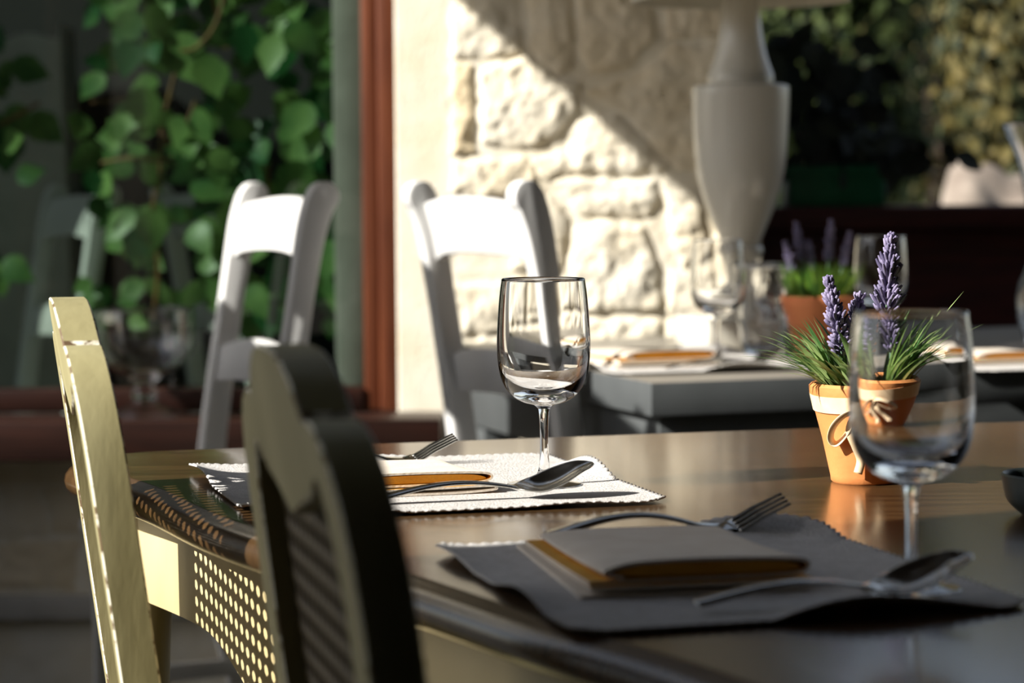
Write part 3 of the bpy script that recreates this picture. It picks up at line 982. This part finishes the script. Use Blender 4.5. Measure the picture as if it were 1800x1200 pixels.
pp = at(1521, 846, z=TZ)
LAV = thing('lavender_pot', 'terracotta pot of lavender with a cream ribbon bow on the dark table', 'potted plant', (pp.x, pp.y, TZ))
RIM, BASE, PH = .0555, .0328, .0985
pot_mesh(LAV, RIM, BASE, PH, M_TERRA)
b = MB()
for k in range(160):
    a = random.random() * 2 * PI; r = (RIM - .008) * math.sqrt(random.random())
    s_ = random.uniform(.003, .006)
    b.add([(r * math.cos(a) + s_ * dx, r * math.sin(a) + s_ * dy, PH - .010 + random.uniform(0, .004) + s_ * dz) for dx, dy, dz in ((1, 0, 0), (-1, 0, 0), (0, 1, 0), (0, -1, 0), (0, 0, 1), (0, 0, -1))],
          [(0, 2, 4), (2, 1, 4), (1, 3, 4), (3, 0, 4), (2, 0, 5), (1, 2, 5), (3, 1, 5), (0, 3, 5)])
b.build('moss', M_MOSS, LAV)
# ribbon band round the pot
rp = lambda z: BASE + (RIM - BASE) * z / PH + .0008
b = MB()
nb = 64
vs = []
tilt = lambda a: -.005 * math.cos(a - math.radians(215))
for k in range(nb):
    a = 2 * PI * k / nb
    for z, o_ in ((.0755, 0), (.0755, .0012), (.0915, .0012), (.0915, 0)):
        zz = z + tilt(a); vs.append(((rp(zz) + o_) * math.cos(a), (rp(zz) + o_) * math.sin(a), zz))
b.add(vs, [(k * 4 + j, k * 4 + (j + 1) % 4, ((k + 1) % nb) * 4 + (j + 1) % 4, ((k + 1) % nb) * 4 + j) for k in range(nb) for j in range(4)])
RB = b.build('ribbon', M_RIBBON, LAV)
# bow, on the side of the pot turned to the left of the camera
BA = math.radians(-90 - 18)
bo = Vector((math.cos(BA), math.sin(BA), 0)); bt = Vector((-math.sin(BA), math.cos(BA), 0))
def bowpt(s, z, o_):
    return bo * (rp(z) + o_) + bt * s + Vector((0, 0, z)) - bo * (s * s / (2 * .05))
def ribbon(path, wd, b, edge=False):
    P = smooth_open(path, 6); vs = []
    for i, p in enumerate(P):
        q = Vector(bowpt(*p))
        a = Vector(bowpt(*P[max(i - 1, 0)])); c = Vector(bowpt(*P[min(i + 1, len(P) - 1)]))
        tg = (c - a).normalized()
        wv = tg.cross(bo).normalized()
        if edge: wv = (wv * .45 + bo * .9).normalized()
        if i and wv.dot(last) < 0: wv = -wv
        last = wv
        ww = wd
        vs += [q - wv * ww * .5, q + wv * ww * .5]
    b.add(vs, [(2 * i, 2 * i + 1, 2 * i + 3, 2 * i + 2) for i in range(len(P) - 1)])
b = MB()
ribbon([(0, .074, .004), (-.010, .071, .012), (-.021, .060, .014), (-.026, .047, .009), (-.021, .041, .004), (-.010, .052, .004), (0, .072, .004)], .010, b, True)
ribbon([(0, .074, .004), (.012, .077, .012), (.026, .072, .014), (.032, .062, .009), (.024, .057, .004), (.010, .064, .004), (0, .072, .004)], .010, b, True)
ribbon([(0, .072, .004), (-.006, .056, .007), (-.001, .040, .006), (.003, .026, .004), (.000, .013, .006)], .0085, b)
ribbon([(0, .068, .004), (.006, .056, .007), (.014, .044, .004), (.019, .034, .004), (.022, .026, .006)], .009, b)
b.build('bow', M_RIBBON, RB, solid=.0009)
MB().lathe([(.0005, -.006), (.004, -.0045), (.0055, 0), (.004, .0045), (.0005, .006)], 14).build('knot', M_RIBBON, RB, loc=bowpt(0, .073, .004))
# leaves
b = MB()
rd = random.Random(3)
for k in range(210):
    grp = -1 if k % 2 else 1
    a = rd.random() * 2 * PI
    bx, by = grp * .022 + rd.uniform(-.016, .016), rd.uniform(-.02, .02)
    az = math.atan2(by * 1.2 + rd.uniform(-.5, .5) * .03, (bx + grp * .012) * 1.1 + rd.uniform(-.5, .5) * .03)
    blade(b, (bx, by, PH - .012), az, rd.uniform(.10, .66), rd.uniform(.05, .10), rd.uniform(.0024, .0044), rd.uniform(.2, .95))
blade(b, (-.03, -.01, PH - .012), math.radians(196), .74, .085, .0022, .25)
blade(b, (-.03, -.015, PH - .012), math.radians(205), .66, .09, .0022, .75)
blade(b, (-.028, -.02, PH - .012), math.radians(190), .62, .09, .0024, .3)
blade(b, (.03, .0, PH - .012), math.radians(-8), .55, .11, .002, .45)
blade(b, (.03, .0, PH - .012), math.radians(8), .45, .125, .002, .2)
b.build('foliage', M_BLADE, LAV, smooth=80)
def rel(px, py, dy=0.0):
    p = at(px, py, y=pp.y + dy); return (p.x - pp.x, p.y - pp.y, p.z - TZ)
spike(LAV, rel(1492, 680, -.005), rel(1456, 492, -.01), .30, .0145, 1)
spike(LAV, rel(1480, 690, 0), rel(1510, 522, .01), .42, .0140, 2)
spike(LAV, rel(1550, 690, 0), rel(1566, 414, 0), .24, .0200, 3)
spike(LAV, rel(1470, 690, .01), rel(1494, 600, .012), .40, .0120, 4)

# pot without ribbon on the grey table
pp2 = at(1440, 633, z=TZ)
LV2 = thing('lavender_pot', 'blurred plain terracotta pot of lavender on the grey table', 'potted plant', (pp2.x, pp2.y, TZ))
pot_mesh(LV2, .0635, .037, .108, M_TERRA2)
b = MB()
for k in range(260):
    a = rd.random() * 2 * PI; r = .05 * math.sqrt(rd.random())
    blade(b, (r * math.cos(a), r * math.sin(a), .095), a + rd.uniform(-.5, .5), rd.uniform(.05, .45) * (.4 + r / .05 * .7), rd.uniform(.05, .085), rd.uniform(.0015, .0026), rd.uniform(.1, .5))
b.build('foliage', M_BLADE2, LV2, smooth=80)
for k, (px, py, r_) in enumerate(((1378, 425, .009), (1402, 392, .011), (1424, 425, .009), (1462, 388, .011), (1496, 405, .009))):
    q = at(px, py, y=pp2.y); q0 = Vector(((q.x - pp2.x) * .5, 0, .10))
    spike(LV2, q0, (q.x - pp2.x, rd.uniform(-.02, .02), q.z - TZ), .5, r_, 20 + k)
MB().lathe([(.0005, .09), (.03, .091), (.052, .089), (.052, .084), (.0005, .084)], 32).build('soil', M_MOSS, LV2)

# ------------------------------------------------------------------ lamp on the grey table
LD = 4.36; S_ = 4250 / LD
lp = at(1302, 605, y=LD)
LAMP = thing('table_lamp', 'white ceramic urn table lamp on the grey table', 'lamp', (lp.x, LD, TZ), math.radians(14))
zpx = lambda y: 1.046 + (319.5 - y) / S_ - TZ
rp_ = lambda w_: w_ / S_
MB().box(-rp_(92), rp_(92), -rp_(92), rp_(92), 0, zpx(556)).build('plinth', M_CERAMIC, LAMP, bevel=.004)
MB().lathe(smooth_open([(rp_(60), zpx(557)), (rp_(50), zpx(545)), (rp_(24), zpx(520)), (rp_(19), zpx(490)), (rp_(26), zpx(462)), (rp_(38), zpx(448)), (rp_(39), zpx(436)), (rp_(33), zpx(430))], 5), 48, cap0=True).build('foot', M_CERAMIC, LAMP)
MB().lathe(smooth_open([(rp_(33), zpx(430)), (rp_(36), zpx(422)), (rp_(43), zpx(404)), (rp_(54), zpx(378)), (rp_(66), zpx(345)), (rp_(75), zpx(310)), (rp_(80), zpx(275)), (rp_(83), zpx(230)), (rp_(85), zpx(180)), (rp_(85), zpx(160)), (rp_(83), zpx(153)), (rp_(72), zpx(150)), (rp_(58), zpx(149))], 5), 64).build('body', M_CERAMIC, LAMP, smooth=35)
MB().lathe(smooth_open([(rp_(58), zpx(149)), (rp_(58), zpx(136)), (rp_(54), zpx(124)), (rp_(47), zpx(104)), (rp_(41), zpx(80)), (rp_(36), zpx(48)), (rp_(31), zpx(10)), (rp_(28), zpx(-20))], 5), 48).build('neck', M_CERAMIC, LAMP)
MB().lathe([(rp_(10), zpx(-20)), (rp_(10), zpx(-120))], 16, cap0=True, cap1=True).build('socket', M_STEEL, LAMP)
zs0 = zpx(6)
MB().lathe([(.195, zs0), (.196, zs0 + .012), (.150, zs0 + .24), (.148, zs0 + .24), (.194, zs0 + .012), (.193, zs0)], 64, closed=True).build('lamp_shade', M_SHADE, LAMP)
b = MB()
for k in range(3):
    a = 2 * PI * k / 3; b.tube([(0, 0, zpx(-120)), (.175 * math.cos(a), .175 * math.sin(a), zs0 + .10)], .002, 6)
b.build('shade_spider', M_STEEL, LAMP)

# glass jar, vase, sill bowl
jp = at(1343, 622, z=TZ)
JAR = thing('glass_tumbler', 'thick textured glass tumbler between the lamp and the plain pot', 'glass', (jp.x, jp.y, TZ))
MB().lathe((smooth_open([(.0005, .012), (.030, .013), (.038, .03), (.043, .08), (.0455, .155)], 5) + [(.047, .1565)] + smooth_open([(.0485, .155), (.047, .08), (.042, .03), (.035, .004), (.03, 0), (.0005, 0)], 5))[::-1], 56).build('tumbler_body', M_GLASST, JAR, smooth=70, recalc=False)
vp = at(1852, 600, z=TZ)
VAS = thing('glass_vase', 'tall glass vase with flared rim at the right edge, on the grey table', 'vase', (vp.x, vp.y, TZ))
vo = smooth_open([(.052, 0), (.056, .012), (.068, .05), (.070, .085), (.060, .115), (.050, .145), (.048, .20), (.052, .26), (.066, .32), (.086, .37), (.097, .398)], 6)
MB().lathe(([(.0005, .010)] + [(r - .003, z + .006 if z < .01 else z) for r, z in vo] + [(vo[-1][0] - .001, .3995)] + vo[::-1] + [(.0005, 0)])[::-1], 64).build('vase_body', M_GLASS, VAS, smooth=70, recalc=False)
bp_ = at(255, 740, y=WY - .085)
BWL = thing('footed_glass_bowl', 'footed glass bowl standing on the window sill', 'bowl', (bp_.x, WY - .085, .585))
bo_ = smooth_open([(.006, .0), (.058, .0), (.060, .006), (.05, .016), (.030, .026), (.022, .036), (.026, .045), (.024, .058), (.020, .068), (.034, .080), (.062, .095), (.088, .118), (.1, .145), (.102, .18), (.100, .216)], 6)
bi = smooth_open([(.097, .216), (.099, .18), (.096, .147), (.085, .122), (.06, .100), (.03, .087), (.0005, .084)], 6)
MB().lathe(bo_ + [(.0985, .2172)] + bi, 64, cap0=True).build('bowl_body', glass_mat('pressed_glass', bump=0.12, bscale=45), BWL, smooth=70, recalc=False)

dp = at(1852, 905, z=TZ)
DSH = thing('small_dish', 'small dark dish at the right edge of the dark table', 'dish', (dp.x, dp.y, TZ))
MB().lathe(smooth_open([(.0005, .004), (.026, .006), (.038, .018), (.043, .036)], 5) + [(.0445, .0375)] + smooth_open([(.046, .036), (.041, .014), (.028, .001), (.024, 0), (.0005, 0)], 5), 48).build('dish_body', mat('dark_grey_ceramic', (58, 66, 64), 0.4, (50, 57, 55), 20), DSH)

# ------------------------------------------------------------------ vines behind the glass
def leaf(b, c, nrm, upv, size, mi=0, lobed=True, rd=random):
    n_ = Vector(nrm).normalized(); u = Vector(upv); u = (u - n_ * u.dot(n_)).normalized(); s = u.cross(n_)
    half = [(0, 0), (.18, .06), (.34, .20), (.30, .26), (.42, .36), (.36, .46), (.37, .56), (.26, .66), (.22, .78), (.10, .90), (0, 1.06)] if lobed else \
           [(0, 0), (.16, .08), (.27, .26), (.30, .42), (.25, .62), (.14, .84), (0, 1.0)]
    m_ = len(half)
    vs = []
    cv = rd.uniform(-.25, .25)
    for x, y in half: vs.append(Vector(c) + (u * y + n_ * (cv * y * y)) * size)
    for sg in (1, -1):
        for x, y in half[1:-1]: vs.append(Vector(c) + (s * (sg * x) + u * y + n_ * (cv * y * y + .35 * x * x + .06 * x)) * size)
    fs = []
    k1 = m_; k2 = m_ + m_ - 2
    for k, sg in ((k1, 1), (k2, -1)):
        ed = [0] + [k + i for i in range(m_ - 2)] + [m_ - 1]
        for i in range(m_ - 1):
            q = (i, i + 1, ed[i + 1], ed[i])
            q = tuple(dict.fromkeys(q))
            if len(q) >= 3: fs.append(q if sg > 0 else q[::-1])
    b.add(vs, fs, mi)

def rnd_dir(rd, a):
    return Vector((rd.uniform(-a, a), -1, rd.uniform(-a, a)))
def vine(name, label, stems, spots, n_fill, region, depth, m, seed, size=(.05, .095), extra=0):
    rd = random.Random(seed)
    c0 = at((region[0] + region[2]) / 2, 600, y=(depth[0] + depth[1]) / 2)
    t = thing(name, label, 'vine', (c0.x, c0.y, 0))
    off = Vector((c0.x, c0.y, 0))
    b = MB()
    for st in stems:
        P = [at(a, bb, y=d) - off for a, bb, d in st]
        b.tube([Vector(p) for p in smooth_open([tuple(p) for p in P], 6)], .0045, 6)
    b.build('stem', M_TWIG, t, smooth=80)
    b = MB()
    for px, py, d, sz, ang in spots:
        leaf(b, at(px, py, y=d) - off, rnd_dir(rd, .35), (math.sin(ang), 0, math.cos(ang)), sz, 0, True, rd)
    for k in range(extra):                             # the crown that climbs on above the picture's edge
        a = PI + rd.uniform(-1.1, 1.1)
        leaf(b, at(rd.uniform(region[0] - 60, region[2]), rd.uniform(-340, -30), y=rd.uniform(*depth)) - off, rnd_dir(rd, .9), (math.sin(a), rd.uniform(-.3, .3), math.cos(a)), rd.uniform(*size), 0, True, rd)
    for k in range(n_fill):
        px = rd.uniform(region[0], region[2]); py = rd.uniform(region[1], region[3])
        d = rd.uniform(*depth)
        a = rd.uniform(0, 2 * PI) if rd.random() < .3 else PI + rd.uniform(-1.1, 1.1)
        leaf(b, at(px, py, y=d) - off, rnd_dir(rd, .9), (math.sin(a), rd.uniform(-.3, .3), math.cos(a)), rd.uniform(*size), 0, True, rd)
    b.build('foliage', m, t, smooth=80)
    return t
vine('climbing_vine', 'leafy green creeper behind the window glass', [
    [(440, -330, 5.16), (410, -140, 5.14), (400, -40, 5.12), (380, 40, 5.10), (345, 84, 5.10), (318, 90, 5.1)],
    [(330, -330, 5.16), (365, -140, 5.14), (372, -40, 5.14), (388, 60, 5.14), (400, 85, 5.14)],
    [(318, 90, 5.2), (300, 160, 5.18), (284, 230, 5.18), (282, 300, 5.2), (268, 380, 5.2), (278, 470, 5.2), (270, 560, 5.22)],
    [(284, 230, 5.18), (300, 280, 5.16), (230, 278, 5.16), (150, 292, 5.2)],
    [(470, 290, 5.15), (468, 340, 5.15)], [(160, 180, 5.3), (220, 175, 5.3)], [(345, 175, 5.25), (330, 215, 5.25)]],
    [(300, 60, 5.12, .125, PI - .5), (355, 95, 5.08, .10, PI - .3), (482, 60, 5.06, .085, PI + .1), (500, 45, 5.08, .09, PI - .9), (430, 40, 5.1, .085, PI),
     (395, 165, 5.08, .07, PI - .1), (545, 180, 5.06, .10, PI + .5), (560, 225, 5.06, .10, PI + .7), (540, 285, 5.06, .11, PI + .6), (585, 150, 5.07, .08, PI), (580, 340, 5.07, .10, PI),
     (250, 150, 5.15, .10, PI), (230, 200, 5.15, .09, PI + .4), (265, 370, 5.12, .09, PI), (250, 400, 5.12, .085, PI + .4), (470, 520, 5.07, .09, PI), (440, 500, 5.07, .08, PI - .5), (575, 420, 5.06, .09, PI), (590, 480, 5.06, .08, PI)],
    230, (140, -40, 640, 560), (5.09, 5.36), M_LEAF, 5, extra=150)
vine('climbing_vine', 'small leafy creeper shoots over the grey pillar behind the glass', [[(-90, 260, 5.47), (-20, 230, 5.47), (70, 180, 5.47)]],
     [(30, 180, 5.47, .09, PI), (50, 200, 5.47, .10, PI - .8), (10, 220, 5.47, .11, PI), (20, 110, 5.47, .09, 2)], 16, (-60, 60, 30, 480), (5.46, 5.49), M_LEAF, 9)
pil = at(66, 600, y=6.12)
PB = MB().prism(smooth_closed([(-.11, 0), (.095, 0), (.095, 1.33), (.075, 1.405), (0, 1.425), (-.08, 1.39), (-.11, 1.33)], 4), -.10, .10, 'y').build('pillar', M_PLASTER, bevel=.004, loc=(pil.x, 6.12, 0))
tag(PB, 'grey plaster pillar behind the left of the window glass', 'pillar')

# ------------------------------------------------------------------ garden to the right of the house
def leafmass(b, centre, rad, n_, size, rd, lobed=False):
    for k in range(n_):
        v = Vector((rd.gauss(0, 1), rd.gauss(0, 1), rd.gauss(0, 1))).normalized() * rd.uniform(.55, 1.0)
        p = Vector(centre) + Vector((v.x * rad[0], v.y * rad[1], v.z * rad[2]))
        leaf(b, p, (v.x + rd.uniform(-.6, .6), v.y + rd.uniform(-.6, .6) - .3, v.z + rd.uniform(-.6, .6)), (rd.uniform(-1, 1), rd.uniform(-1, 1), -1), rd.uniform(*size), 0, lobed, rd)
LW = thing('garden_bench_wall', 'low dark brown plank wall right of the house', 'wall', (1.3, 5.9, 0))
MB().box(-.78, 1.0, -.12, .12, 0, .93).build('planks', M_BROWN, LW, bevel=.004)
MB().box(-.79, 1.02, -.15, .15, .93, .985).build('coping', M_BROWN, LW, bevel=.006)
gp = at(1465, 362, y=5.88)
PLT = thing('planter_box', 'dark green planter box on the low brown wall behind the lamp', 'planter', (gp.x, 5.90, .985))
hw = .115
MB().box(-hw, hw, -.09, .09, 0, .095).build('box', M_GREEN, PLT, bevel=.004)
MB().box(-hw - .006, hw + .006, -.096, .096, .072, .098).build('rim', M_GREEN, PLT, bevel=.003)
rd2 = random.Random(21)
SHR = thing('shrub', 'dark leafy shrub rising from the green planter box, backlit', 'shrub', (gp.x, 5.90, 1.075))
b = MB(); b2 = MB()
tops = [(1380, 60), (1420, 130), (1470, 60), (1530, 90), (1500, 210), (1560, 200), (1610, 262), (1680, 285), (1400, 240)]
for tx, ty in tops:
    e = at(tx, ty, y=5.6 + rd2.uniform(-.15, .25)) - Vector(SHR.location)
    m0 = Vector((e.x * .35, e.y * .4, e.z * .65 + .03))
    P = smooth_open([(rd2.uniform(-.05, .05), 0, .0), tuple(m0), tuple(e)], 8)
    b2.tube(P, .004, 6)
    for k in range(12):
        q = Vector(P[int((.25 + .75 * rd2.random()) * (len(P) - 1))]) + Vector((rd2.uniform(-.06, .06), rd2.uniform(-.06, .06), rd2.uniform(-.05, .05)))
        a = PI + rd2.uniform(-1.3, 1.3)
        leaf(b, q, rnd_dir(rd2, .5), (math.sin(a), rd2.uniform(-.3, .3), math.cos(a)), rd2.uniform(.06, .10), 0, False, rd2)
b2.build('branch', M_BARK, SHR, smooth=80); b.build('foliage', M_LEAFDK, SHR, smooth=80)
for (px, py, y_, sx, sy, sz) in ((1742, 330, 8.2, .15, .22, .17),):
    q = at(px, 345, y=y_)
    bm = bmesh.new(); bmesh.ops.create_icosphere(bm, subdivisions=4, radius=1)
    for v in bm.verts:
        k = 1 + .16 * math.sin(v.co.x * 5 + 1) * math.sin(v.co.z * 6) + .08 * math.sin(v.co.y * 11 + v.co.z * 9)
        v.co = Vector((v.co.x * .20 * k, v.co.y * .22 * k, max(-1, v.co.z) * .55 * k))
    me = bpy.data.meshes.new('boulder'); bm.to_mesh(me); bm.free()
    for p in me.polygons: p.use_smooth = True
    me.materials.append(M_ROCK)
    o = bpy.data.objects.new('boulder', me); COL.objects.link(o); o.location = (q.x, y_, .53)
    tag(o, 'pale boulder in the garden beyond the dark shrub', 'rock')
def tree(px, y_, h, rad, m, seed, label, n_=6000, size=(.035, .075)):
    q = at(px, 300, y=y_); rd = random.Random(seed)
    t = thing('tree', label, 'tree', (q.x, y_, 0), 0, 'trees at the back of the garden')
    MB().tube(smooth_open([(0, 0, 0), (.04, 0, h * .3), (-.03, .05, h * .6), (0, 0, h * .9)], 5), .07, 10).build('trunk', M_BARK, t)
    b = MB(); leafmass(b, (0, 0, h * .6), (rad, rad * .7, h * .42), n_, size, rd)
    for k in range(5):
        leafmass(b, (rd.uniform(-rad, rad) * .7, rd.uniform(-.3, .3), h * rd.uniform(.25, .9)), (rad * .4,) * 3, n_ // 6, size, rd)
    b.build('foliage', m, t, smooth=80)
tree(1420, 10.2, 3.0, 0.58, M_TREE2, 31, 'green tree behind the dark shrub, just right of the lamp')
tree(1640, 12.6, 3.6, 0.95, M_TREE, 32, 'yellowing tree in the upper right of the garden')
tree(1880, 9.0, 2.9, 0.52, M_TREE, 33, 'yellow green tree at the right edge of the garden')
tree(1530, 15.6, 4.4, 1.25, M_TREE2, 34, 'tall dark green tree farthest back in the garden', 6500, (.05, .10))
HB = MB()
leafmass(HB, (0, 0, 1.4), (7.5, .5, 1.6), 11000, (.12, .24), random.Random(40))
h_ = HB.build('hedge', M_TREE2, None, smooth=80, loc=(6.0, 18.6, 0)); tag(h_, 'long green hedge closing the back of the garden', 'hedge')
bpy.context.view_layer.update()
